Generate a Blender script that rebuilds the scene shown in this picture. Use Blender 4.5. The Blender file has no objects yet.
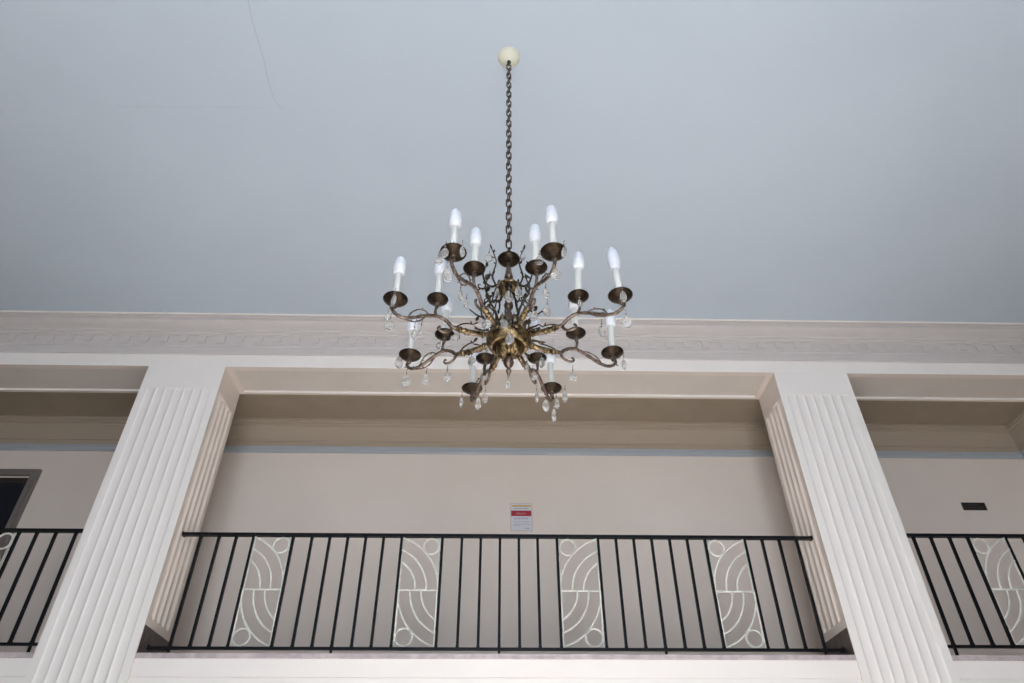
import bpy, math, random
from mathutils import Vector, Matrix
random.seed(7)
sc = bpy.context.scene
COL = sc.collection
PI = math.pi

# ------------------------------------------------------------------ camera, world, lights, exposure
# world frame: camera at the origin (eye height 1.6 m above the hall floor), +Y towards the gallery, Z up
CP, CY, CR = math.radians(38.117), math.radians(1.340), math.radians(-0.1666)
F = Vector((math.sin(CY)*math.cos(CP), math.cos(CY)*math.cos(CP), math.sin(CP)))
R0 = Vector((math.cos(CY), -math.sin(CY), 0.0)); U0 = R0.cross(F)
RV = R0*math.cos(CR)+U0*math.sin(CR); UV = U0*math.cos(CR)-R0*math.sin(CR)
cam_d = bpy.data.cameras.new('camera'); cam = bpy.data.objects.new('camera', cam_d); COL.objects.link(cam)
cam_d.sensor_width = 36.0; cam_d.lens = 691.05/1024*36.0; cam_d.clip_start = 0.05; cam_d.clip_end = 200
cam.matrix_world = Matrix(((RV.x, UV.x, -F.x, 0), (RV.y, UV.y, -F.y, 0), (RV.z, UV.z, -F.z, 0), (0, 0, 0, 1)))
sc.camera = cam

world = bpy.data.worlds.new('sky'); sc.world = world; world.use_nodes = True
bg = world.node_tree.nodes['Background']; bg.inputs[0].default_value = (0.62, 0.75, 1.0, 1); bg.inputs[1].default_value = 1.2

def area(name, loc, sx, sy, power, col, rot):
    l = bpy.data.lights.new(name, 'AREA'); l.shape = 'RECTANGLE'; l.size = sx; l.size_y = sy; l.energy = power; l.color = col
    o = bpy.data.objects.new(name, l); COL.objects.link(o); o.location = loc; o.rotation_euler = rot
    return o
# daylight through the three tall windows of the rear wall, behind the camera
WINX = (-1.25, 0.0, 1.25)
for wx in WINX:
    area('window_daylight', (wx, -4.46, 0.75), 1.0, 3.3, 84, (0.86, 0.93, 1.0), (math.radians(100), 0, 0))

# sun through the same windows, falling on the hall floor in front of and behind the camera
sl = bpy.data.lights.new('sun', 'SUN'); sl.energy = 55; sl.angle = math.radians(0.6); sl.color = (1.0, 0.975, 0.955)
so = bpy.data.objects.new('sun', sl); COL.objects.link(so)
so.rotation_euler = Vector((0.05, math.cos(math.radians(22.5)), -math.sin(math.radians(22.5)))).to_track_quat('-Z', 'Y').to_euler()
sc.view_settings.view_transform = 'Standard'; sc.view_settings.look = 'None'
sc.view_settings.exposure = 0.24; sc.view_settings.gamma = 1.0; sc.view_settings.use_curve_mapping = False
sc.cycles.use_denoising = True
sc.cycles.max_bounces = 10; sc.cycles.diffuse_bounces = 6

# ------------------------------------------------------------------ materials
def mat(name, col, rough=0.5, metal=0.0, noise=None, bump=0.0, bscale=60, trans=0.0, ior=1.45, emis=None, spec=0.5):
    m = bpy.data.materials.new(name); m.use_nodes = True; nt = m.node_tree; b = nt.nodes['Principled BSDF']
    b.inputs['Base Color'].default_value = (*col, 1); b.inputs['Roughness'].default_value = rough
    b.inputs['Metallic'].default_value = metal; b.inputs['IOR'].default_value = ior
    b.inputs['Transmission Weight'].default_value = trans; b.inputs['Specular IOR Level'].default_value = spec
    if noise or bump:
        tc = nt.nodes.new('ShaderNodeTexCoord')
    if noise:
        col2, scale, det = noise
        n = nt.nodes.new('ShaderNodeTexNoise'); n.inputs['Scale'].default_value = scale; n.inputs['Detail'].default_value = det
        r = nt.nodes.new('ShaderNodeValToRGB'); r.color_ramp.elements[0].position = 0.38; r.color_ramp.elements[1].position = 0.66
        r.color_ramp.elements[0].color = (*col2, 1); r.color_ramp.elements[1].color = (*col, 1)
        nt.links.new(tc.outputs['Object'], n.inputs['Vector']); nt.links.new(n.outputs['Fac'], r.inputs['Fac'])
        nt.links.new(r.outputs['Color'], b.inputs['Base Color'])
    if bump:
        n2 = nt.nodes.new('ShaderNodeTexNoise'); n2.inputs['Scale'].default_value = bscale; n2.inputs['Detail'].default_value = 4
        bp = nt.nodes.new('ShaderNodeBump'); bp.inputs['Strength'].default_value = bump; bp.inputs['Distance'].default_value = 0.004
        nt.links.new(tc.outputs['Object'], n2.inputs['Vector']); nt.links.new(n2.outputs['Fac'], bp.inputs['Height'])
        nt.links.new(bp.outputs['Normal'], b.inputs['Normal'])
    return m
M = dict(
    ceiling=mat('ceiling_paint', (0.535, 0.60, 0.67), 0.9, noise=((0.515, 0.578, 0.648), 0.8, 3), bump=0.15, bscale=9),
    crack=mat('plaster_crack', (0.34, 0.36, 0.38), 0.9),
    cornice=mat('cornice_paint', (0.60, 0.56, 0.545), 0.7, noise=((0.585, 0.545, 0.53), 6, 4)),
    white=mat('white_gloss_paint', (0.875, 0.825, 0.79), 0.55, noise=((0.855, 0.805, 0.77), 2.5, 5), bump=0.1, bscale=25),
    beige=mat('beige_reveal', (0.74, 0.655, 0.585), 0.55, noise=((0.71, 0.625, 0.555), 3, 4)),  # pillar sides and soffit borders, beige against the white fronts
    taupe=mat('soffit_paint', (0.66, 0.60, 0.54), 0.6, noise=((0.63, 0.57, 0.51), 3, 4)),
    wall=mat('beige_wall_paint', (0.79, 0.705, 0.645), 0.75, noise=((0.765, 0.68, 0.62), 1.6, 4), bump=0.15, bscale=40),
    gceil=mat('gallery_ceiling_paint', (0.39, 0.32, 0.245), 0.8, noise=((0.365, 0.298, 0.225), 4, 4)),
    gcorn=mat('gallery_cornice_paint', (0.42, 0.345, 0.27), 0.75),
    bluerail=mat('blue_grey_paint', (0.42, 0.46, 0.50), 0.3),
    marble=mat('pale_pink_marble', (0.58, 0.50, 0.50), 0.3, noise=((0.42, 0.36, 0.37), 14, 8)),
    darkmarble=mat('dark_brown_marble', (0.085, 0.062, 0.055), 0.35, noise=((0.045, 0.034, 0.03), 18, 8)),
    gfloor=mat('gallery_terrazzo', (0.36, 0.31, 0.27), 0.4, noise=((0.30, 0.26, 0.22), 30, 6)),
    floor=mat('hall_marble_floor', (0.50, 0.485, 0.475), 0.35, noise=((0.41, 0.40, 0.39), 5, 8)),
    hall=mat('hall_wall_low_bounce', (0.26, 0.225, 0.19), 0.8),  # unseen walls, coloured dark to cut bounce and deepen the side falloff
    black=mat('black_iron_paint', (0.005, 0.005, 0.007), 0.40, noise=((0.003, 0.003, 0.005), 40, 4), spec=0.3),
    iron=mat('white_iron_paint', (0.86, 0.84, 0.78), 0.4, noise=((0.74, 0.71, 0.64), 30, 4)),
    casing=mat('door_casing_paint', (0.20, 0.175, 0.16), 0.5),
    doorwood=mat('dark_door_wood', (0.035, 0.026, 0.022), 0.4),
    glassdark=mat('dark_door_glass', (0.006, 0.009, 0.018), 0.25),
    paper=mat('notice_paper', (0.66, 0.66, 0.70), 0.5),
    pframe=mat('clear_plastic_frame', (0.60, 0.53, 0.52), 0.3),
    red=mat('red_print', (0.36, 0.025, 0.04), 0.5),
    yellow=mat('yellow_print', (0.62, 0.42, 0.10), 0.5),
    ink=mat('grey_print', (0.28, 0.29, 0.36), 0.6),
    pinkink=mat('pink_print', (0.50, 0.16, 0.18), 0.6),
    signblack=mat('black_sign_plastic', (0.010, 0.008, 0.008), 0.4),
    signink=mat('sign_faint_print', (0.05, 0.045, 0.045), 0.5),
    bronze=mat('dark_bronze', (0.105, 0.066, 0.038), 0.42, 0.85, noise=((0.045, 0.028, 0.018), 45, 5), bump=0.4, bscale=120),
    pan=mat('dark_bronze_pan', (0.050, 0.034, 0.021), 0.38, 0.85, noise=((0.024, 0.016, 0.010), 40, 5), bump=0.3, bscale=90),
    arm=mat('worn_copper_bronze', (0.27, 0.205, 0.165), 0.38, 0.8, noise=((0.10, 0.066, 0.05), 55, 5), bump=0.5, bscale=140),
    gilt=mat('aged_gilt', (0.37, 0.265, 0.135), 0.32, 0.9, noise=((0.05, 0.034, 0.018), 38, 6), bump=0.5, bscale=130),
    twig=mat('blackened_bronze', (0.085, 0.068, 0.050), 0.42, 0.7, noise=((0.03, 0.023, 0.018), 60, 4)),
    chain=mat('chain_bronze', (0.14, 0.10, 0.085), 0.42, 0.8, noise=((0.06, 0.04, 0.03), 60, 4)),
    sleeve=mat('candle_sleeve_plastic', (0.86, 0.85, 0.80), 0.4),
    bulb=mat('frosted_bulb_glass', (0.70, 0.73, 0.80), 0.3),
    bulbbase=mat('white_bulb_collar', (0.77, 0.78, 0.83), 0.35),
    cream=mat('cream_canopy', (0.72, 0.70, 0.57), 0.4),
    greenbr=mat('green_tarnish', (0.07, 0.09, 0.06), 0.5, 0.4),
    crystal=mat('cut_crystal', (0.90, 0.87, 0.83), 0.12, trans=0.80, ior=1.5, spec=0.9),
)

# ------------------------------------------------------------------ mesh collector
class MB:
    def __init__(s): s.v = []; s.f = []; s.m = []; s.sm = []
    def add(s, vs, fs, smooth=False, mi=0):
        b = len(s.v); s.v += [Vector(p) for p in vs]
        for f in fs: s.f.append([i+b for i in f]); s.m.append(mi); s.sm.append(smooth)
        return s
    def box(s, x0, x1, y0, y1, z0, z1, mi=0):
        vs = [(x, y, z) for z in (z0, z1) for y in (y0, y1) for x in (x0, x1)]
        return s.add(vs, [(0,2,3,1),(4,5,7,6),(0,1,5,4),(2,6,7,3),(0,4,6,2),(1,3,7,5)], False, mi)
    def tube(s, pts, r, n=8, cap=True, mi=0, flat=None):
        pts = [Vector(p) for p in pts]; k = len(pts)
        rs = list(r) if hasattr(r, '__len__') else [r]*k
        t = [(pts[min(i+1,k-1)]-pts[max(i-1,0)]).normalized() for i in range(k)]
        up = Vector((0,0,1)) if abs(t[0].z) < 0.9 else Vector((1,0,0))
        nrm = (up-t[0]*up.dot(t[0])).normalized(); vs = []
        for i in range(k):
            nrm = (nrm-t[i]*nrm.dot(t[i])).normalized(); bi = t[i].cross(nrm)
            for j in range(n):
                a = 2*PI*j/n; vs.append(pts[i]+(nrm*math.cos(a)+bi*math.sin(a)*(flat or 1))*rs[i])
        fs = [(i*n+j, i*n+(j+1)%n, (i+1)*n+(j+1)%n, (i+1)*n+j) for i in range(k-1) for j in range(n)]
        if cap: fs += [tuple(range(n-1,-1,-1)), tuple((k-1)*n+j for j in range(n))]
        return s.add(vs, fs, True, mi)
    def lathe(s, prof, c=(0,0,0), n=24, mod=None, mi=0, axis=None):
        c = Vector(c); vs = []; k = len(prof)
        if axis is None: X, Y, Z = Vector((1,0,0)), Vector((0,1,0)), Vector((0,0,1))
        else:
            Z = Vector(axis).normalized(); X = Z.orthogonal().normalized(); Y = Z.cross(X)
        for i, (r, z) in enumerate(prof):
            for j in range(n):
                a = 2*PI*j/n; q = max(r, 1e-5)*(mod(a, i) if mod else 1)
                vs.append(c+X*(q*math.cos(a))+Y*(q*math.sin(a))+Z*z)
        fs = [(i*n+j, i*n+(j+1)%n, (i+1)*n+(j+1)%n, (i+1)*n+j) for i in range(k-1) for j in range(n)]
        return s.add(vs, fs, True, mi)
    def blob(s, c, d, L, w, th, n=8, k=6, mi=0, side=None):      # leaf / bead: ellipsoid along d
        c = Vector(c); d = Vector(d).normalized(); sd = Vector(side) if side else d.orthogonal()
        sd = (sd-d*sd.dot(d)).normalized(); u = d.cross(sd); vs = []
        for i in range(k+1):
            t = i/k; rr = math.sin(PI*t)**0.8 if 0 < t < 1 else 0.001
            for j in range(n):
                a = 2*PI*j/n; vs.append(c+d*(L*t)+sd*(w/2*rr*math.cos(a))+u*(th/2*rr*math.sin(a)))
        fs = [(i*n+j, i*n+(j+1)%n, (i+1)*n+(j+1)%n, (i+1)*n+j) for i in range(k) for j in range(n)]
        return s.add(vs, fs, True, mi)
    def torus(s, c, R, r, ax=(0,0,1), n=24, k=8, mi=0):
        c = Vector(c); Z = Vector(ax).normalized(); X = Z.orthogonal().normalized(); Y = Z.cross(X)
        vs = []
        for i in range(n):
            a = 2*PI*i/n; e = X*math.cos(a)+Y*math.sin(a)
            for j in range(k):
                b = 2*PI*j/k; vs.append(c+e*(R+r*math.cos(b))+Z*(r*math.sin(b)))
        fs = [(i*k+j, ((i+1)%n)*k+j, ((i+1)%n)*k+(j+1)%k, i*k+(j+1)%k) for i in range(n) for j in range(k)]
        return s.add(vs, fs, True, mi)
    def build(s, name, material, parent=None, origin=None):
        O = Vector(origin) if origin is not None else Vector((0,0,0))
        me = bpy.data.meshes.new(name); me.from_pydata([tuple(p-O) for p in s.v], [], s.f)
        for mm in (material if isinstance(material, (list, tuple)) else [material]): me.materials.append(mm)
        me.polygons.foreach_set('material_index', s.m); me.polygons.foreach_set('use_smooth', s.sm)
        me.update()
        import bmesh
        b = bmesh.new(); b.from_mesh(me); bmesh.ops.recalc_face_normals(b, faces=b.faces[:]); b.to_mesh(me); b.free()
        o = bpy.data.objects.new(name, me); COL.objects.link(o); place(o, O, parent)
        return o
W0 = {}
def place(o, O, parent):
    O = Vector(O); W0[o.name] = O
    if parent is not None:
        o.parent = parent; o.location = O-W0[parent.name]
    else: o.location = O
def empty(name, loc, parent=None):
    o = bpy.data.objects.new(name, None); COL.objects.link(o); o.empty_display_size = 0.1; place(o, loc, parent); return o
def tag(o, label, cat, group=None):
    o['label'] = label; o['category'] = cat
    if group: o['group'] = group
    return o
def struct(o, label=None, cat=None):
    o['kind'] = 'structure'
    if label: o['label'] = label
    if cat: o['category'] = cat
    return o
def spline(pts, n=6):                                            # Catmull-Rom through the points
    P = [Vector(p) for p in pts]; P = [P[0]*2-P[1]]+P+[P[-1]*2-P[-2]]; out = []
    for i in range(1, len(P)-2):
        for k in range(n):
            t = k/n; a, b, c, d = P[i-1:i+3]
            out.append(0.5*((2*b)+(c-a)*t+(2*a-5*b+4*c-d)*t*t+(3*b-a-3*c+d)*t**3))
    return out+[P[-2]]

# ------------------------------------------------------------------ the hall shell
FL, CE = -1.6, 4.362                    # hall floor, hall ceiling
XL, XR = -6.35, 5.865                    # side walls
YR, YF, YB, YW = -4.5, 5.40, 5.873, 6.75   # rear wall, arcade face, arcade back, gallery wall
P1, P2, P3, P4 = -3.338, -2.612, 2.663, 3.377
ZO, ZS = 3.893, 1.326                   # opening head, gallery floor
GC = 4.07                               # gallery ceiling
struct(MB().box(XL-.2, XR+.2, YR-.2, YW+.2, FL-.2, FL).build('floor', M['floor']), 'pale polished stone floor of the hall', 'floor')
ceil = struct(MB().box(XL-.2, XR+.2, YR-.2, YF+.05, CE, CE+.2).build('ceiling', M['ceiling']), 'pale blue grey painted plaster ceiling of the hall', 'ceiling')
def crack(pts, w):
    m = MB(); m.tube([(x, y, CE) for x, y in pts], w, 5); m.build('crack', M['crack'], ceil)
crack([(-1.596,1.9),(-1.600,2.122),(-1.609,2.249),(-1.607,2.383),(-1.604,2.523),(-1.615,2.67),(-1.612,2.825),(-1.590,2.87),(-1.56,2.90)], 0.0016)
crack([(-2.75,2.897),(-2.58,2.90),(-2.153,2.892),(-1.903,2.887),(-1.70,2.893)], 0.0007)
struct(MB().box(XL-.2, XL, YR, YW+.2, FL, CE+.2).build('wall_left', M['hall']), 'brown side wall closing the hall on the left', 'wall')
struct(MB().box(XR, XR+.2, YF+.02, YW+.2, FL, CE+.2).build('wall_end', M['wall']), 'beige end wall closing the gallery on the right', 'wall')
struct(MB().box(XR, XR+.2, YR, YF+.02, FL, CE+.2).build('wall_right', M['hall']), 'brown side wall of the hall on the right', 'wall')
# rear wall with three tall window openings
m = MB(); WH = 0.55; Z0, Z1 = -0.95, 2.45
m.box(XL, XR, YR-.2, YR, FL, Z0); m.box(XL, XR, YR-.2, YR, Z1, CE)
xs = [XL]+[x for w in WINX for x in (w-WH, w+WH)]+[XR]
for i in range(0, len(xs), 2): m.box(xs[i], xs[i+1], YR-.2, YR, Z0, Z1)
struct(m.build('wall_rear', M['hall']), 'brown wall with three tall windows behind the viewer', 'wall')
for i, w in enumerate(WINX):
    m = MB()
    for x in (w-WH, w+WH-.06): m.box(x, x+.06, YR-.16, YR-.10, Z0, Z1)
    for z in (Z0, Z1-.06): m.box(w-WH+.06, w+WH-.06, YR-.16, YR-.10, z, z+.06)
    m.box(w-.02, w+.02, YR-.15, YR-.11, Z0+.06, Z1-.06); m.box(w-WH+.06, w+WH-.06, YR-.149, YR-.111, 1.38, 1.42)
    struct(m.build('window_%d' % (i+1), M['white']), 'tall white window frame in the rear wall', 'window')
# gallery: back wall, floor slab, ceiling
struct(MB().box(XL, XR, YW, YW+.2, FL, GC+.2).build('wall_back', M['wall']), 'beige painted back wall of the gallery', 'wall')
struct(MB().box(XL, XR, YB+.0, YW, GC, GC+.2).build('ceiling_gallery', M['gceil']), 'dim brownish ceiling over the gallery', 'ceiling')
struct(MB().box(XL, XR, YF+.05, YW, ZS-.24, ZS-.002).build('floor_gallery', M['gfloor']), 'stone floor slab of the gallery', 'floor')
# arcade: continuous beam over the openings with recessed soffit panels
bays = ((XL, P1), (P2, P3), (P4, XR))
m = MB()
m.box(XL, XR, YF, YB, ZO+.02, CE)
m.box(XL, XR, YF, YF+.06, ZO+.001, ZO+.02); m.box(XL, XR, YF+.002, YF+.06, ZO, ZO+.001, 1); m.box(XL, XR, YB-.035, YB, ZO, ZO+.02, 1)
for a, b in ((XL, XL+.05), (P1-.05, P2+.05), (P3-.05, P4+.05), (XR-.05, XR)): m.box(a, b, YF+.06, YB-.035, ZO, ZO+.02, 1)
struct(m.build('wall_front', [M['white'], M['beige']]), 'white painted beam running over the gallery openings', 'wall')
for i, (a, b) in enumerate(bays):       # small moulding lining each soffit panel
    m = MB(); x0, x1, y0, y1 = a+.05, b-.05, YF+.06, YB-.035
    m.box(x0, x1, y0, y0+.012, ZO+.006, ZO+.02); m.box(x0, x1, y1-.010, y1, ZO-.005, ZO+.02, 2)  # back strip white: light on its front face put into the colour
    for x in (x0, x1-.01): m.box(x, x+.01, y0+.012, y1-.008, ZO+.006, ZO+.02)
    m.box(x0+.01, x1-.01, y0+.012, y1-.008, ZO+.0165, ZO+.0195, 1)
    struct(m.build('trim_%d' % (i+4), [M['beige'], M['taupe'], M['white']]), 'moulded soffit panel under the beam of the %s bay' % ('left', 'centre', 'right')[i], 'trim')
# slab front: marble nosing and white boarded fascia between the piers
for i, (a, b) in enumerate(bays):
    m = MB(); m.box(a, b, YF+.004, YF+.20, ZS-.034, ZS+.001)
    struct(m.build('trim_%d' % (i+7), M['marble']), 'pale pink marble edge of the gallery floor, %s bay' % ('left', 'centre', 'right')[i], 'trim')
    m = MB(); m.box(a, b, YF+.016, YF+.05, ZS-.157, ZS-.034); m.box(a, b, YF+.024, YF+.05, ZS-.165, ZS-.157); m.box(a, b, YF+.016, YF+.05, FL, ZS-.165)
    struct(m.build('wall_fascia', M['white']), 'white boarded wall face below the gallery floor, %s bay' % ('left', 'centre', 'right')[i], 'wall')

# ------------------------------------------------------------------ cornices
def extrude_x(prof, x0, x1, mi=0, mb=None):                     # prof: closed loop of (y, z)
    m = mb or MB(); n = len(prof)
    vs = [(x0, y, z) for y, z in prof]+[(x1, y, z) for y, z in prof]
    fs = [(i, (i+1) % n, n+(i+1) % n, n+i) for i in range(n)]+[tuple(range(n)), tuple(range(2*n-1, n-1, -1))]
    return m.add(vs, fs, False, mi)
cv = [(.085+.098*math.sin(t*PI/2), 4.294+.034*(1-math.cos(t*PI/2))) for t in (0, .2, .4, .6, .8, 1)]
prof = [(0,4.031),(.020,4.031),(.020,4.113),(.034,4.116),(.034,4.130),(.026,4.132),(.026,4.238),(.046,4.238),(.046,4.252),(.062,4.256),
        (.062,4.274),(.078,4.280),(.078,4.290)]+cv+[(.186,4.326),(.186,4.338),(.192,4.338),(.194,4.330),(.200,4.332),(.202,4.361),(.220,4.361),(.220,CE),(0,CE)]
m = extrude_x([(YF-p, z) for p, z in prof], XL, XR)
per = .1835; x = XL+.104
while x < XR-.1:                                                 # interlocking fret of raised blocks
    m.box(x, x+.075, YF-.040, YF-.026, 4.162, 4.238)
    x += per
m.box(XL, XR, YF-.236, YF-.220, CE-.008, CE, 1)
struct(m.build('trim_1', [M['cornice'], M['white']]), 'plaster cornice with a fret band along the top of the arcade wall', 'trim')
gp = [(0,3.785),(.015,3.785),(.015,3.84),(.03,3.845),(.03,3.86),(.045,3.90),(.07,3.95),(.10,3.985),(.10,4.0),(.125,4.01),(.125,4.03),(.14,4.035),(.14,GC),(0,GC)]
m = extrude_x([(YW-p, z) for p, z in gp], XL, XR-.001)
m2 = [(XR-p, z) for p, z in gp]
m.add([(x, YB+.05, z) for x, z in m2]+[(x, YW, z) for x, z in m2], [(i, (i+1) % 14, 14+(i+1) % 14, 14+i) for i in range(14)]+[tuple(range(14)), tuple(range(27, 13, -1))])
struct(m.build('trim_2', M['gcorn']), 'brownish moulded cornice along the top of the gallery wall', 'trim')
m = MB(); br = [(0,3.712),(.022,3.712),(.030,3.722),(.030,3.742),(.018,3.748),(.018,3.768),(.028,3.772),(.028,3.784),(0,3.784)]
extrude_x([(YW-p, z) for p, z in br], XL, XR-.001, mb=m)
m2 = [(XR-p, z) for p, z in br]
m.add([(x, YB+.05, z) for x, z in m2]+[(x, YW, z) for x, z in m2], [(i, (i+1) % 9, 9+(i+1) % 9, 9+i) for i in range(9)]+[tuple(range(9)), tuple(range(17, 8, -1))])
struct(m.build('trim_3', M['bluerail']), 'pale blue grey rail under the gallery cornice', 'trim')

# ------------------------------------------------------------------ dark door at the far left of the gallery
DX0, DX1, DZ = -5.86, -4.925, 3.40
m = MB(); cw = .075
for p, q in ((0, .035), (.028, .05)):
    w = cw-p
    m.box(DX1+0, DX1+w, YW-q, YW-q+.02 if p else YW, ZS, DZ+w); m.box(DX0-w, DX0, YW-q, YW-q+.02 if p else YW, ZS, DZ+w); m.box(DX0, DX1, YW-q, YW-q+.02 if p else YW, DZ, DZ+w)
door = struct(m.build('door_1', M['casing'], None, (-5.4, YW, ZS)), 'dark glazed door in a grey brown casing at the gallery left', 'door')
m = MB(); m.box(DX0, DX0+.09, YW-.02, YW, ZS, DZ-.02); m.box(DX1-.012, DX1, YW-.02, YW, ZS, DZ-.02); m.box(DX0+.09, DX1-.012, YW-.02, YW, DZ-.075, DZ-.02); m.box(DX0+.09, DX1-.012, YW-.02, YW, ZS, ZS+.25)
m.build('door_leaf', M['doorwood'], door, (-5.4, YW, ZS))
MB().box(DX0, DX1, YW-.012, YW, DZ-.02, DZ).build('head_bead', M['wall'], door, (-5.4, YW, ZS))
MB().box(DX0+.09, DX1-.012, YW-.010, YW, ZS+.25, DZ-.075).build('glass_pane', M['glassdark'], door, (-5.4, YW, ZS))

# ------------------------------------------------------------------ fluted piers
def fluted(m, o, u, nrm, W, z0, z1, flutes, zb, zt, depth=.020, K=8, mi=0):
    """face of width W from o along u, facing nrm, with concave flutes between zb and zt"""
    o = Vector(o); u = Vector(u); nrm = Vector(nrm)
    cols = [(0, 0)]
    for a, b in flutes:
        for k in range(K+1):
            t = k/K; cols.append((a+(b-a)*t, math.sqrt(max(0, 1-(2*t-1)**2))))
    cols.append((W, 0))
    ex = .045
    rows = [(z0, 0)]
    if zb > z0: rows += [(zb, 0)]+[(zb+ex*(1-math.cos(t*PI/2)), math.sin(t*PI/2)) for t in (.25,.5,.75,1)]
    else: rows = [(z0, 1)]
    rows += [(zt-ex*(1-math.cos(t*PI/2)), math.sin(t*PI/2)) for t in (1,.75,.5,.25)]+[(zt, 0), (z1, 0)]
    n = len(cols); vs = []
    for z, fr in rows:
        for x, d in cols:
            p = o+u*x-nrm*(depth*min(d, 1)*fr); vs.append((p.x, p.y, z))
    fs = [(i*n+j, i*n+j+1, (i+1)*n+j+1, (i+1)*n+j) for i in range(len(rows)-1) for j in range(n-1)]
    m.add(vs, fs, True, mi)
ZT, ZSB = 3.645, 1.585
def pier(x0, x1, label):
    m = MB(); W = x1-x0; pit = (W-.12)/7
    fl = [(.06+i*pit+.004, .06+(i+1)*pit-.004) for i in range(7)]
    fluted(m, (x0, YF, 0), (1,0,0), (0,-1,0), W, FL, ZO, fl, FL, ZT, .0085)
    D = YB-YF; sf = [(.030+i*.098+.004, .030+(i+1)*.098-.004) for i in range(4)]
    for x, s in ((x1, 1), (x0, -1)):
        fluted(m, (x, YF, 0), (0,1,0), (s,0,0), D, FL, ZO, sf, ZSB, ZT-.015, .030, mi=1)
    m.add([(x0,YB,FL),(x1,YB,FL),(x1,YB,ZO),(x0,YB,ZO)], [(0,1,2,3)])
    m.add([(x0,YF,FL),(x1,YF,FL),(x1,YB,FL),(x0,YB,FL)], [(0,1,2,3)]); m.add([(x0,YF,ZO),(x1,YF,ZO),(x1,YB,ZO),(x0,YB,ZO)], [(0,1,2,3)])
    c = ((x0+x1)/2, (YF+YB)/2, FL)
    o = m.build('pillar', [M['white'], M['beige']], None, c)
    for p in o.data.polygons:                                    # crisp arrises on the flat parts
        p.use_smooth = False
    tag(o, label, 'pillar', 'fluted pillars beside the centre bay')
    for x, s in ((x1, 1), (x0, -1)):
        m = MB(); a, b = (x, x+.006) if s > 0 else (x-.006, x)
        m.box(a, b, YF+.010, YB+.006, ZS, 1.523); m.build('plinth', M['darkmarble'], o, c)['label'] = 'dark brown marble plinth on the side face of the pillar'
pier(P1, P2, 'white fluted pillar on the left of the centre balcony bay')
pier(P3, P4, 'white fluted pillar on the right of the centre balcony bay')

# ------------------------------------------------------------------ railings
YRL, ZRT, ZRB = 5.56, 2.288, 1.398
def arc_pts(cx, cz, Rr, a0, a1, n=14): return [(cx+Rr*math.cos(a0+(a1-a0)*i/n), cz+Rr*math.sin(a0+(a1-a0)*i/n)) for i in range(n+1)]
def panel(parent, x0, x1, kind, org):
    """white wrought panel between two bars; kind 'A' has its upper ring at the right, 'B' at the left"""
    e = empty('scroll_panel', ((x0+x1)/2, YRL, (ZRT+ZRB)/2), parent)
    za, zb = ZRB+.012, ZRT-.02; w = x1-x0; h = zb-za; zm = (za+zb)/2+.0; hh = h/2; y = YRL-.002
    def T(u, v): return (x0+u if kind == 'A' else x1-u, y, v)
    r = .0086
    fr = MB()
    for u in (.006, w-.006): fr.tube([T(u, za), T(u, zb)], .0072, 6)
    fr.build('panel_frame', M['iron'], e, org)
    MB().tube([T(0, zm), T(w, zm)], .0085, 6).build('cross_bar', M['iron'], e, org)
    for u in (-.004, w+.004):
        for v in (zb-.13, za+.13): cl = MB(); cl.box(min(T(u-.006,v)[0], T(u+.006,v)[0]), max(T(u-.006,v)[0], T(u+.006,v)[0]), y-.008, y+.008, v-.012, v+.012); cl.build('clip', M['black'], e, org)
    cx = (w*w-hh*hh)/(2*w)
    for fr_ in (1.0, .70, .42):
        Rr = w*fr_-cx; a1 = math.acos(max(-1, min(1, -cx/Rr)))
        up = arc_pts(cx, 0, Rr, 0, a1)
        MB().tube([T(u, zm+v) for u, v in up], r, 6).build('curved_bar', M['iron'], e, org)
        MB().tube([T(w-u, zm-v) for u, v in up], r, 6).build('curved_bar', M['iron'], e, org)
    rr = w*.205
    for cu, cvv in ((w-rr-.012, zb-rr-.006), (rr+.012, za+rr+.006)):
        MB().torus(T(cu, cvv), rr, r, (0,1,0), 28, 6).build('ring', M['iron'], e, org)
def railing(x0, x1, bars, panels, feet, label, ZT_=ZRT, ZB_=ZRB):
    global ZRT, ZRB
    ZRT, ZRB = ZT_, ZB_
    c = ((x0+x1)/2, YRL, ZS)
    t = tag(empty('railing', c), label, 'railing', 'balcony railings')
    MB().box(x0, x1, YRL-.020, YRL+.020, ZRT-.012, ZRT+.012).build('top_rail', M['black'], t, c)
    MB().box(x0, x1, YRL-.012, YRL+.012, ZRB-.010, ZRB+.010).build('bottom_rail', M['black'], t, c)
    proto = None
    for x in bars:
        if proto is None:
            m = MB(); m.box(x-.0105, x+.0105, YRL-.0105, YRL+.0105, ZRB+.010, ZRT-.012)
            for z in (ZRB+.016, ZRT-.018): m.box(x-.0125, x+.0125, YRL-.0125, YRL+.0125, z-.006, z+.006)
            proto = m.build('baluster', M['black'], t, (x, YRL, ZRB))
        else:
            o = proto.copy(); COL.objects.link(o); o.parent = t; o.location = Vector((x, YRL, ZRB))-Vector(c)
    for x in feet: MB().box(x-.009, x+.009, YRL-.009, YRL+.009, ZS, ZRB-.010).build('foot', M['black'], t, c)
    for a, b, k in panels: panel(t, a+.0105, b-.0105, k, ((a+b)/2, YRL, (ZRT+ZRB)/2))
    for x, s in ((x0, 1), (x1, -1)):
        for z in (ZRT, ZRB):
            m = MB(); m.box(min(x, x+s*.012), max(x, x+s*.012), YRL-.024, YRL+.024, z-.016, z+.016); m.build('wall_bracket', M['black'], t, c)
CB = [-2.451,-2.303,-2.161,-2.018,-1.691,-1.536,-1.389,-1.240,-1.091,-.943,-.792,-.454,-.292,-.135,.025,.182,.338,.500,.844,.995,1.144,1.295,1.446,1.594,1.744,2.080,2.228,2.372,2.520]
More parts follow.
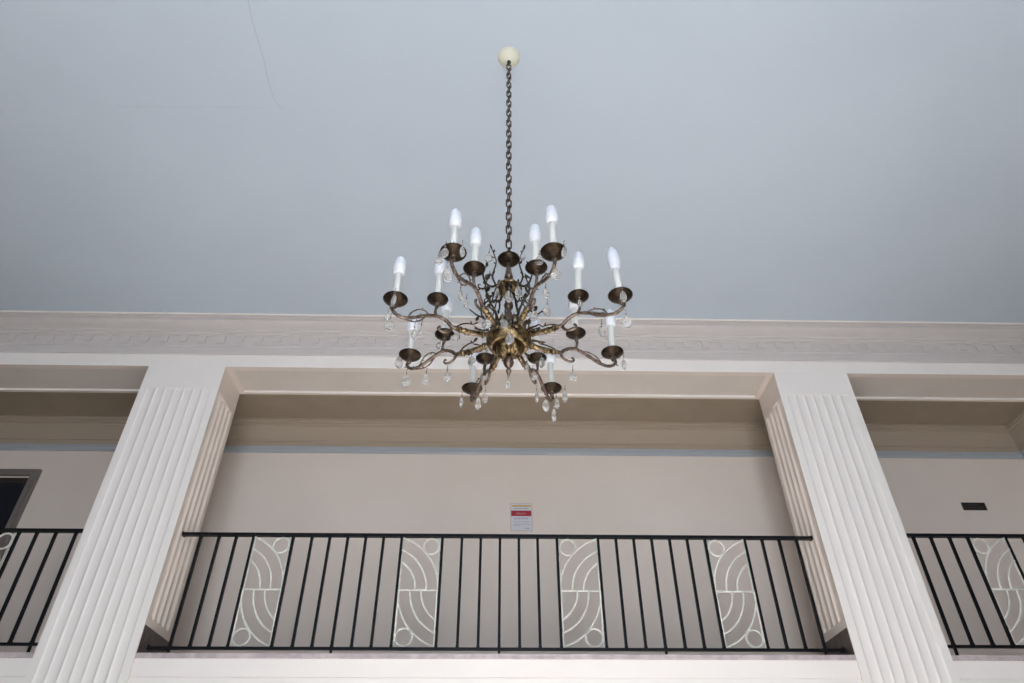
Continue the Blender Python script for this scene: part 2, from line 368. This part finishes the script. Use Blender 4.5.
railing(P2+.006, P3-.006, CB, [(-2.018,-1.691,'A'),(-.792,-.454,'A'),(.500,.844,'B'),(1.744,2.080,'B')], (-2.451,-1.240,.025,1.295,2.520), 'black iron balcony railing with four white scroll panels, between the two pillars')
LB = [-3.486,-3.650,-3.805,-3.952,-4.290,-4.44,-4.59,-4.74,-4.89,-5.04,-5.19,-5.53,-5.68,-5.83,-5.98,-6.13]
railing(XL+.001, P1-.006, LB, [(-4.290,-3.952,'A'),(-5.53,-5.19,'A')], (-3.486,-4.74,-5.98), 'black iron balcony railing left of the left pillar, in front of the dark door', 2.312, 1.422)
RB = [3.528,3.677,3.837,3.993,4.317,4.476,4.63,4.78,4.93,5.08,5.23,5.56,5.71]
railing(P4+.006, XR-.001, RB, [(3.993,4.317,'B'),(5.23,5.56,'B')], (3.528,4.78,5.71), 'black iron balcony railing right of the right pillar, below the black sign', 2.318, 1.428)

# ------------------------------------------------------------------ signs on the gallery wall
c = (.2495, YW, 2.985)
m = MB(); x0, x1, z0, z1 = .134, .365, 2.832, 3.138
m.box(x0, x1, YW-.010, YW, z0, z1)
sg = tag(m.build('notice_sign', M['pframe'], None, c), 'white paper notice with a red band, on the gallery wall above the centre railing', 'sign')
MB().box(x0+.010, x1-.010, YW-.012, YW-.010, z0+.010, z1-.010).build('paper', M['paper'], sg, c)
MB().box(x0+.020, x1-.018, YW-.013, YW-.012, z1-.042, z1-.024).build('yellow_bar', M['yellow'], sg, c)
MB().box(x0+.010, x1-.012, YW-.013, YW-.012, z1-.145, z1-.085).build('red_band', M['red'], sg, c)
def dashes(name, material, rows, parent, c, y):
    m = MB(); rnd = random.Random(3)
    for xa, xb, z, h in rows:
        x = xa
        while x < xb:
            w = rnd.uniform(.006, .013); m.box(x, min(x+w, xb), y-.001, y, z, z+h*rnd.uniform(.7, 1)); x += w+rnd.uniform(.002, .005)
    m.build(name, material, parent, c)
dashes('band_print', M['pinkink'], [(x0+.06, x1-.07, z1-.128, .022)], sg, c, YW-.013)
dashes('small_print', M['ink'], [(x0+.035,x1-.04,z1-.066,.010),(x0+.04,x1-.05,z1-.178,.011),(x0+.035,x1-.035,z1-.210,.006),(x0+.03,x1-.02,z1-.236,.006),(x0+.035,x1-.13,z1-.252,.006),(x1-.085,x1-.03,z1-.282,.011)], sg, c, YW-.012)
c = (5.05, YW, 3.14); m = MB(); m.box(4.935, 5.185, YW-.010, YW, 3.098, 3.182)
sb = tag(m.build('wall_sign', M['signblack'], None, c), 'small black rectangular sign on the gallery wall, above the right railing', 'sign')
dashes('faint_print', M['signink'], [(4.985, 5.11, 3.150, .012), (4.995, 5.15, 3.120, .012)], sb, c, YW-.010)

# ------------------------------------------------------------------ chandelier
AX, AY = .0425, 2.468
A0 = Vector((AX, AY, 0)); ROOT = Vector((AX, AY, CE))
ch = tag(empty('chandelier', ROOT), 'bronze chandelier with sixteen white candle lights and crystal drops, hanging from a chain', 'chandelier')
def ax(z): return (AX, AY, z)
MB().lathe([(0,-.058),(.012,-.058),(.020,-.054),(.036,-.047),(.058,-.032),(.071,-.014),(.075,-.003),(.075,0)], ax(CE), 32).build('ceiling_canopy', M['cream'], ch, ROOT)
m = MB(); m.lathe([(0,-.078),(.010,-.076),(.014,-.068),(.012,-.058),(0,-.055)], ax(CE), 16); m.torus((AX, AY, CE-.090), .013, .0035, (1,0,0), 16, 6)
m.build('canopy_hook', M['greenbr'], ch, ROOT)
m = MB(); z = CE-.100; i = 0; pitch = .0520; hl = .0335; hw = .0135; wr = .0042
while z-hl > 2.535:
    zc = z-hl+.004; a = .35+(i % 2)*PI/2; u = Vector((math.cos(a), math.sin(a), 0)); pts = []
    st = hl-hw-.001
    for k in range(20):
        t = 2*PI*k/20; pts.append(Vector((AX, AY, zc))+u*(hw*math.cos(t))+Vector((0,0,1))*(hw*math.sin(t)+(st if math.sin(t) >= 0 else -st)))
    pts += [pts[0], pts[1]]
    m.tube(pts, wr, 6, cap=False); z -= pitch; i += 1
m.build('chain', M['chain'], ch, ROOT)
# central column
m = MB(); m.torus(ax(2.520), .016, .0045, (1,.3,0), 18, 6)
m.lathe([(0,2.508),(.010,2.505),(.014,2.497),(.010,2.487),(.018,2.478),(.022,2.470),(.012,2.462),(.008,2.45)], ax(0), 18)
m.build('column_loop', M['bronze'], ch, ROOT)
def petal(n, amp): return lambda a, i: 1+amp*math.cos(n*a)
pp = [(r_*1.04, z_-.007) for r_, z_ in [(.012,2.438),(.024,2.440),(.040,2.447),(.050,2.458),(.054,2.468),(.052,2.469),(.047,2.461),(.038,2.452),(.02,2.447),(.006,2.447)]]
MB().lathe(pp, ax(0), 36, petal(18, .018)).build('top_pan', M['pan'], ch, ROOT)
m = MB(); m.lathe([(.006,2.445),(.011,2.435),(.009,2.425),(.012,2.40),(.016,2.37),(.020,2.345),(.022,2.335),(.014,2.328),(.012,2.315),(.018,2.300),(.012,2.28),(.010,2.20),(.012,2.180),
  (.020,2.166),(.023,2.150),(.019,2.134),(.011,2.124),(.012,2.115),(.017,2.10),(.020,2.08),(.014,2.06),(.012,2.03)], ax(0), 20)
m.build('column', M['arm'], ch, ROOT)
m = MB(); m.lathe([(.014,2.290),(.030,2.288),(.046,2.282),(.058,2.272),(.064,2.262),(.060,2.256),(.052,2.257),(.048,2.266),(.034,2.272),(.02,2.274)], ax(0), 40, petal(10, .05))
m.torus(ax(2.262), .058, .005, (0,0,1), 36, 6)
for k in range(10):
    a = 2*PI*k/10; m.blob((AX+.054*math.cos(a), AY+.054*math.sin(a), 2.264), (math.cos(a), math.sin(a), -.9), .018, .012, .008)
m.build('crown_ring', M['gilt'], ch, ROOT)
hubp = [(0,1.850),(.016,1.850),(.030,1.855),(.044,1.868),(.053,1.886),(.056,1.905),(.056,1.928),(.070,1.930),(.071,1.905),(.076,1.899),(.086,1.905),(.096,1.920),(.102,1.941),(.102,1.958),(.094,1.972),(.080,1.974),(.074,1.984),(.066,1.996),(.048,2.004),(.036,2.02),(.026,2.045),(.014,2.06)]
m = MB(); m.lathe(hubp, ax(0), 64, lambda a, i: 1+(.07*math.cos(8*a) if 1 < i < 5 else (.015*math.cos(32*a) if 8 < i < 15 else 0)))
for k in range(8):                                               # leafwork on the inner boss, raised lobes above the rim
    a = 2*PI*k/8+PI/8; e = Vector((math.cos(a), math.sin(a), 0)); tn = Vector((-math.sin(a), math.cos(a), 0))
    m.blob(A0+e*.022+Vector((0,0,1.849)), e*.8+Vector((0,0,.55)), .042, .017, .010, side=tn)
    for q in (-1, 1): m.blob(A0+e*.040+tn*(.010*q)+Vector((0,0,1.861)), e*.5+tn*(.6*q)+Vector((0,0,.7)), .024, .009, .008, side=tn)
    m.blob(A0+e*.064+Vector((0,0,1.984)), e*.35+Vector((0,0,.9)), .056, .036, .014, side=tn)
    m.blob(A0+e*.070+Vector((0,0,1.99)), e*.5+Vector((0,0,.6)), .026, .016, .016, side=tn)
m.build('hub_bowl', M['gilt'], ch, ROOT)
m = MB(); m.lathe([(0,1.738),(.004,1.742),(.006,1.754),(.012,1.766),(.013,1.774),(.007,1.783),(.010,1.790),(.020,1.803),(.0245,1.818),(.022,1.834),(.013,1.846),(.0,1.852)], ax(0), 20)
m.build('bottom_finial', M['arm'], ch, ROOT)

# arms ----------------------------------------------------------------------------------------
ZOUT, ZINN = 2.025, 2.087
# (outer r, outer angle, inner r, inner angle) in degrees from the viewer's side, measured clockwise; one row per arm
arms = [(.526,-25.8,.350,-25.1),(.528,-69.8,.339,-70.1),(.522,-115.6,.332,-114.9),(.537,-160.9,.346,-161.9),(.550,154.6,.356,154.4),(.543,110.0,.351,109.7),(.539,65.2,.349,65.1),(.516,20.3,.350,19.7)]
def pol(r, deg, z=0):
    a = math.radians(deg); return Vector((.0375+r*math.sin(a), AY-r*math.cos(a), z))
def pan(c, R):
    def f(a, i): return 1+(.02*math.cos(20*a) if i in (2, 3, 4) else 0)
    c = c-Vector((0,0,.015)); pr = [(.008,-.014),(R*.35,-.010),(R*.72,-.001),(R*.93,.007),(R,.012),(R*.985,.0145),(R*.9,.011),(R*.7,.005),(R*.3,-.003),(.006,-.004)]
    return MB().lathe(pr, c, 40, f)
def candle(c, arm, org, kind, tall=0.0):
    up = Vector((0,0,1)); tilt = kind[1] if kind else Vector((0,0,1))
    h = .142+tall
    MB().lathe([(.0,-.018),(.0165,-.018),(.0158,.0),(.0152,h),(.011,h+.002),(0,h+.002)], c, 20, axis=tilt).build('candle_sleeve', M['sleeve'], arm, org)
    b = c+tilt.normalized()*(h-.002)
    if kind and kind[0] == 'torpedo':
        prf = [(0,0),(.018,.001),(.0225,.010),(.0275,.030),(.0295,.055),(.0288,.082),(.0235,.110),(.0155,.128),(.008,.138),(0,.142)]
        MB().lathe(prf, b, 24, axis=tilt).build('bulb', M['bulb'], arm, org)['label'] = 'smooth torpedo shaped white bulb'
    else:
        m = MB(); m.lathe([(0,-.002),(.018,-.002),(.0235,.004),(.0268,.014),(.0278,.026),(.0278,.044),(.0262,.050),(.0250,.051)], b, 24, axis=tilt, mi=1)
        m.lathe([(.0250,.050),(.0258,.056),(.0258,.068),(.0240,.081),(.0198,.093),(.0125,.102),(0,.106)], b, 24, axis=tilt, mi=0)
        m.build('bulb', [M['bulb'], M['bulbbase']], arm, org)
FORK = (.265, 1.944)
arm_objs = []
for ai, (ro, ao, ri, an) in enumerate(arms):
    J = random.Random(ai+11)
    k = (ro-.265)/(.535-.265)
    def Q(r, z, off=0.0):                                       # radial profile point of this arm, off = sideways
        a = ao if r > .36 else (an*.7+ao*.3); p = pol(r if r < .265 else .265+(r-.265)*k, a, z)
        aa = math.radians(a); return p+Vector((math.cos(aa), math.sin(aa), 0))*off
    org = pol(.09, ao, 1.95)
    main = spline([Q(.085,1.955), Q(.13,1.943), Q(.17,1.936), Q(.22,1.940), Q(*FORK)], 5)
    m = MB(); m.tube(main, [.0125-.003*i/(len(main)-1) for i in range(len(main))], 10)
    # outer branch
    ob = spline([Q(.245,1.942), Q(*FORK), Q(.285,1.965), Q(.313,1.981), Q(.345,1.985), Q(.39,1.971), Q(.445,1.945), Q(.490,1.931), Q(.525,1.940), Q(.546,1.965), Q(.543,1.985)], 5)+[pol(ro, ao, 2.0)]
    n = len(ob); m.tube(ob, [.0092-.0020*i/(n-1)+.0009*math.sin(i*1.7) for i in range(n)], 9)
    # socket stem of the outer cup
    m.lathe([(.004,-.03),(.009,-.026),(.010,-.018),(.007,-.012),(.012,-.004),(.014,.004)], pol(ro, ao, ZOUT-.026), 14)
    # inner stem
    ci = pol(ri, an, ZINN)
    st = spline([Q(.337,1.984), Q(.347,2.004), pol(ri+.004, an, 2.03), pol(ri, an, 2.060)], 5)
    m.tube(st, [.0075, *[.0065]*(len(st)-2), .006], 9)
    m.lathe([(.006,-.03),(.0085,-.024),(.0065,-.016),(.010,-.006),(.013,.002)], ci+Vector((0,0,-.024)), 14)
    # lower scroll
    sc_ = spline([Q(*FORK), Q(.268,1.928), Q(.281,1.912), Q(.302,1.905), Q(.321,1.909), Q(.329,1.920), Q(.322,1.929)], 5)
    m.tube(sc_, [.0075-.003*i/(len(sc_)-1) for i in range(len(sc_))], 8); m.blob(Q(.322,1.929)-Vector((0,0,.007)), (0,0,1), .014, .014, .014)
    # nubs where twigs were cut, along the branch
    for r, z in ((.36,1.983),(.41,1.963),(.455,1.942),(.505,1.932),(.548,1.955)):
        d = Vector((J.uniform(-1,1), J.uniform(-1,1), J.choice((-1,1))*.9)); m.tube([Q(r,z), Q(r,z)+d.normalized()*.013], [.004,.0022], 6)
    arm = m.build('arm', M['arm'], ch, org); arm_objs.append(arm)
    # gilt knuckles near the hub
    m = MB(); d = Q(.2,1.94)-Q(.15,1.94)
    for (r, z), r_ in zip(((.118,1.946),(.185,1.937),(.200,1.938),(.225,1.940),(.240,1.942)), (.019,.0150,.0165,.0160,.0130)):
        m.lathe([(.006,-.008),(r_*.8,-.006),(r_,0),(r_*.8,.006),(.006,.008)], Q(r, z), 12, lambda a, i: 1+.10*math.cos(5*a+i), axis=d)
    m.tube([Q(.112,1.947), Q(.150,1.940), Q(.193,1.937), Q(.236,1.941)], [.0135,.0128,.0125,.0118], 10)
    m.build('gilt_collar', M['gilt'], arm, org)
    # vine strands twining on the outer branch and the twig above the collar
    m = MB()
    for pts in ([Q(.375,1.977), Q(.395,1.992,.006), Q(.425,1.990,.008), Q(.452,1.972,.004), Q(.470,1.943)],
                [Q(.385,1.972), Q(.410,1.946,-.008), Q(.440,1.928,-.008), Q(.475,1.925,-.003), Q(.505,1.928)]):
        s_ = spline(pts, 4); m.tube(s_, .0033, 6)
        for q in (2, 6, 10, 13):
            m.blob(s_[q], (J.uniform(-1,1), J.uniform(-1,1), J.uniform(-.6,1)), .012, .007, .005)
    m.build('vine_strand', M['arm'], arm, org)
    m = MB(); s_ = spline([Q(.245,1.950), Q(.225,1.966,.006), Q(.195,1.977,.010), Q(.165,1.978,.012)], 4); m.tube(s_, [.0042-.0012*i/len(s_) for i in range(len(s_))], 6)
    m.blob(Q(.168,1.978,.012), Q(.14,2.004,.014)-Q(.168,1.978,.012), .030, .014, .007); m.blob(Q(.175,1.978,.012), Q(.19,2.005,.012)-Q(.175,1.978,.012), .020, .009, .006)
    s_ = spline([Q(.095,1.960,-.012), Q(.125,1.958,-.024), Q(.155,1.952,-.032)], 5); m.tube(s_, [.0065-.002*i/len(s_) for i in range(len(s_))], 6); m.blob(s_[-3], s_[-1]-s_[-5]+Vector((0,0,.004)), .034, .015, .008)
    m.blob(Q(.13,1.95,.008), Q(.175,1.965,.022)-Q(.13,1.95,.008), .045, .016, .008)
    m.build('leafy_twig', M['bronze'], arm, org)
    # cups, sleeves, bulbs
    co = pol(ro, ao, ZOUT)
    pan(co, .0545).build('drip_pan', M['pan'], arm, org); pan(ci, .0485).build('drip_pan', M['pan'], arm, org)
    tl = Vector((.045 if ai == 5 else 0, J.uniform(-.02,.02), 1))
    if ai == 6: candle(co, arm, org, ('torpedo', Vector((-.045, 0, 1))), .014)
    else: candle(co, arm, org, ('egg', tl), (.008,.010,.004,0,.018,.022,0,.034)[ai])
    candle(ci, arm, org, ('egg', Vector((.065 if ai == 6 else 0, J.uniform(-.02,.02), 1))), (.006,.012,.008,.008,.008,.014,.034,.014)[ai])

# dark leafy sprays rising from the crown and from the hub
def spray(parent, ang, strands, leaves, name='leaf_spray', org=None):
    m = MB()
    for pts, r in strands:
        s_ = spline([pol(q[0], ang+q[2] if len(q) > 2 else ang, q[1]) for q in pts], 5); n = len(s_)
        m.tube(s_, [1.2*r*(1-.55*i/(n-1)) for i in range(n)], 6)
    for (r, z, da), (r2, z2, da2), L, w in leaves:
        p = pol(r, ang+da, z); m.blob(p, pol(r2, ang+da2, z2)-p, L*1.1, w*1.45, .007)
    m.build(name, M['twig'], parent, org or ROOT)
for k, g in enumerate((-72, 68, -118, 121, -155, 150)):
    dz = (.0, .006, .012, -.004, .01, 0)[k]; q = 1 if g > 0 else -1
    spray(ch, g, [([(.055,2.268+dz),(.082,2.250),(.108,2.262),(.124,2.300+dz),(.122,2.345),(.108,2.385)], .0058),
                  ([(.090,2.252),(.118,2.236,6*q),(.140,2.246,9*q),(.143,2.266,10*q),(.131,2.268,10*q)], .0044)],
          [((.122,2.315,0),(.152,2.342,8*q),.044,.020),((.118,2.285,0),(.092,2.318,-8*q),.038,.018),((.112,2.372,0),(.100,2.42,-3),.036,.014),((.122,2.335,0),(.142,2.375,4),.028,.012),((.128,2.240,6*q),(.150,2.222,8*q),.028,.013)])
for k, (ro, ao, ri, an) in enumerate(arms):
    q = 1 if ao > 0 else -1
    spray(ch, ao+9*q, [([(.072,1.998),(.092,2.030),(.116,2.056),(.142,2.066),(.166,2.084)], .0062),
                   ([(.110,2.052),(.122,2.082,4*q),(.124,2.112,7*q),(.132,2.130,8*q)], .0044)],
          [((.155,2.074,0),(.188,2.094,3),.036,.016),((.124,2.105,7*q),(.142,2.14,8*q),.032,.015),((.118,2.09,4*q),(.100,2.115,0),.026,.013),((.135,2.064,0),(.150,2.040,-6),.026,.012)])
for k in range(8):
    a = k*45+8
    spray(ch, a, [([(.050,2.275),(.062,2.235),(.074,2.18),(.092,2.125)], .0042)], [((.064,2.23,0),(.09,2.20,6),.022,.008),((.058,2.25,0),(.056,2.19,-8),.034,.007)], 'crown_spike')
for s in (-1, 1):
    spray(ch, s*93, [([(.060,2.292),(.074,2.34),(.068,2.385),(.060,2.42),(.058,2.455),(.070,2.50),(.086,2.555)], .0042), ([(.073,2.345),(.086,2.352,6),(.088,2.368,8)], .0035)],
          [((.080,2.53,0),(.090,2.575,0),.040,.009),((.062,2.47,0),(.085,2.472,8),.022,.012),((.073,2.36,0),(.060,2.39,6),.022,.009),((.060,2.43,0),(.075,2.455,-9),.022,.010),((.072,2.51,0),(.062,2.54,4),.018,.007)], 'upper_twig')

# crystal drops: built once (per size), each hung at its own place
def ray(px, py):
    return F+RV*((px-512)/691.05)+UV*((341.5-py)/691.05)
def crystal_mesh(h, w, t):
    m = MB(); n = 12
    prof = [(0,-.5),(.50,-.45),(.86,-.30),(1,-.10),(.93,.10),(.70,.28),(.40,.42),(.12,.5),(0,.505)]
    rings = []
    for r, z in prof: rings.append([(max(r,.01)*w/2*math.cos(2*PI*j/n), max(r,.01)*t/2*math.sin(2*PI*j/n)*(1 if j % 2 else .86), z*h) for j in range(n)])
    vs = [p for rr in rings for p in rr]
    m.add(vs, [(i*n+j, i*n+(j+1) % n, (i+1)*n+(j+1) % n, (i+1)*n+j) for i in range(len(prof)-1) for j in range(n)])
    b = .0045; m.lathe([(0,-b),(b*.8,-b*.6),(b,0),(b*.8,b*.6),(0,b)], (0,0,h*.5+.010), 8); m.sm = [False]*len(m.f)
    m.tube([(0,0,h*.47),(0,0,h*.5+.026),(.003,0,h*.5+.032),(0,0,h*.5+.036)], .0013, 5, mi=1)
    return m
# (px, py of the drop in the photograph's frame, depth Y where it hangs, width px, height px, arm index or None)
drops = [(389.3,324.6,2.30,9,12,1),(387.6,317,2.24,5,8,1),(399,362.4,2.70,7,12,2),(405.7,380.8,2.70,8.5,11,2),(425.4,379.4,2.64,7.5,11,2),(447.3,376.8,2.60,6.5,9.5,2),
 (455,336.5,2.60,9,10,2),(440.3,346,2.607,8,9,2),(471.6,360.6,2.66,7.5,9.5,3),(414,334,2.32,5,10,1),(461.4,402.3,2.975,3.6,9.5,3),(478,403.7,2.96,5.5,11,3),(485,397.5,2.93,5,10,3),(482.8,375.5,2.797,5,10,3),
 (393.7,300,2.23,5.5,13,1),(444.2,253,1.945,9,11,0),(438.3,261,1.96,8,8,0),(447.3,275,1.95,9.5,14,0),(462.3,251.5,1.945,5,13,0),(488.6,257.9,2.468,7.5,10,None),(460.5,295.5,2.20,5,12,0),(466,304,2.22,4,8,0),
 (497.4,293.7,2.41,5.5,12,None),(508.8,296.5,2.40,8,12,None),(522.5,256.5,2.468,5,10,None),(539.2,260.6,2.10,7.5,10,7),(564,252.4,1.945,5,13,7),(556.2,274.4,1.955,10,11,7),(518.5,292,2.41,7,12,None),(546,293.5,2.20,7,10,7),
 (547,311.3,2.25,8,11,7),(533.7,316,2.30,8,11,7),(623.2,296.3,2.19,6,12,6),(626.5,322,2.25,9.5,13.5,6),(602,331.6,2.32,7.5,12,6),(509.7,338.7,2.352,8.5,12,None),(503,323.6,2.37,9,10,None),(514,322.5,2.37,6,9,None),
 (624,364,2.65,4.5,11,5),(573,376.3,2.58,8.5,9,5),(541.8,362.4,2.75,6,11,4),(533.4,375.6,2.72,7.5,10,4),(536.8,396.7,2.85,4,10,4),(546,405.5,2.95,6.5,11,4),(557,403.7,2.967,5,10,4),(565,396.7,2.99,5,11,4),(554,415.3,2.967,5,12,4),(507.6,384.5,2.468,4.5,9,None),
 (486.5,323.5,2.30,9,11,1),(421,330,2.32,4,7,1),(580,303,2.30,4,8,6),(527,367,2.62,4,8,4)]
for i, (px, py, Y, wp, hp, ai) in enumerate(drops):
    r = ray(px, py); p = r*(Y/r.y); s = p.dot(F)/691.05
    h = hp*s/.80*1.10; w = max(wp*s*1.15, .022); edge = wp*s/w if wp*s < .022 else 1
    m = crystal_mesh(h*.94, max(w, h*.48) if wp/hp > .6 else w, .013)
    me_parent = ch if ai is None else arm_objs[ai]
    o = m.build('crystal_drop', [M['crystal'], M['chain']], None, (0,0,0))
    W0[o.name] = p; o.parent = me_parent; o.location = p-W0[me_parent.name]
    j = random.Random(i*5+1); o.rotation_euler = (j.uniform(-.08,.08), j.uniform(-.06,.06), j.uniform(-.5,.5))
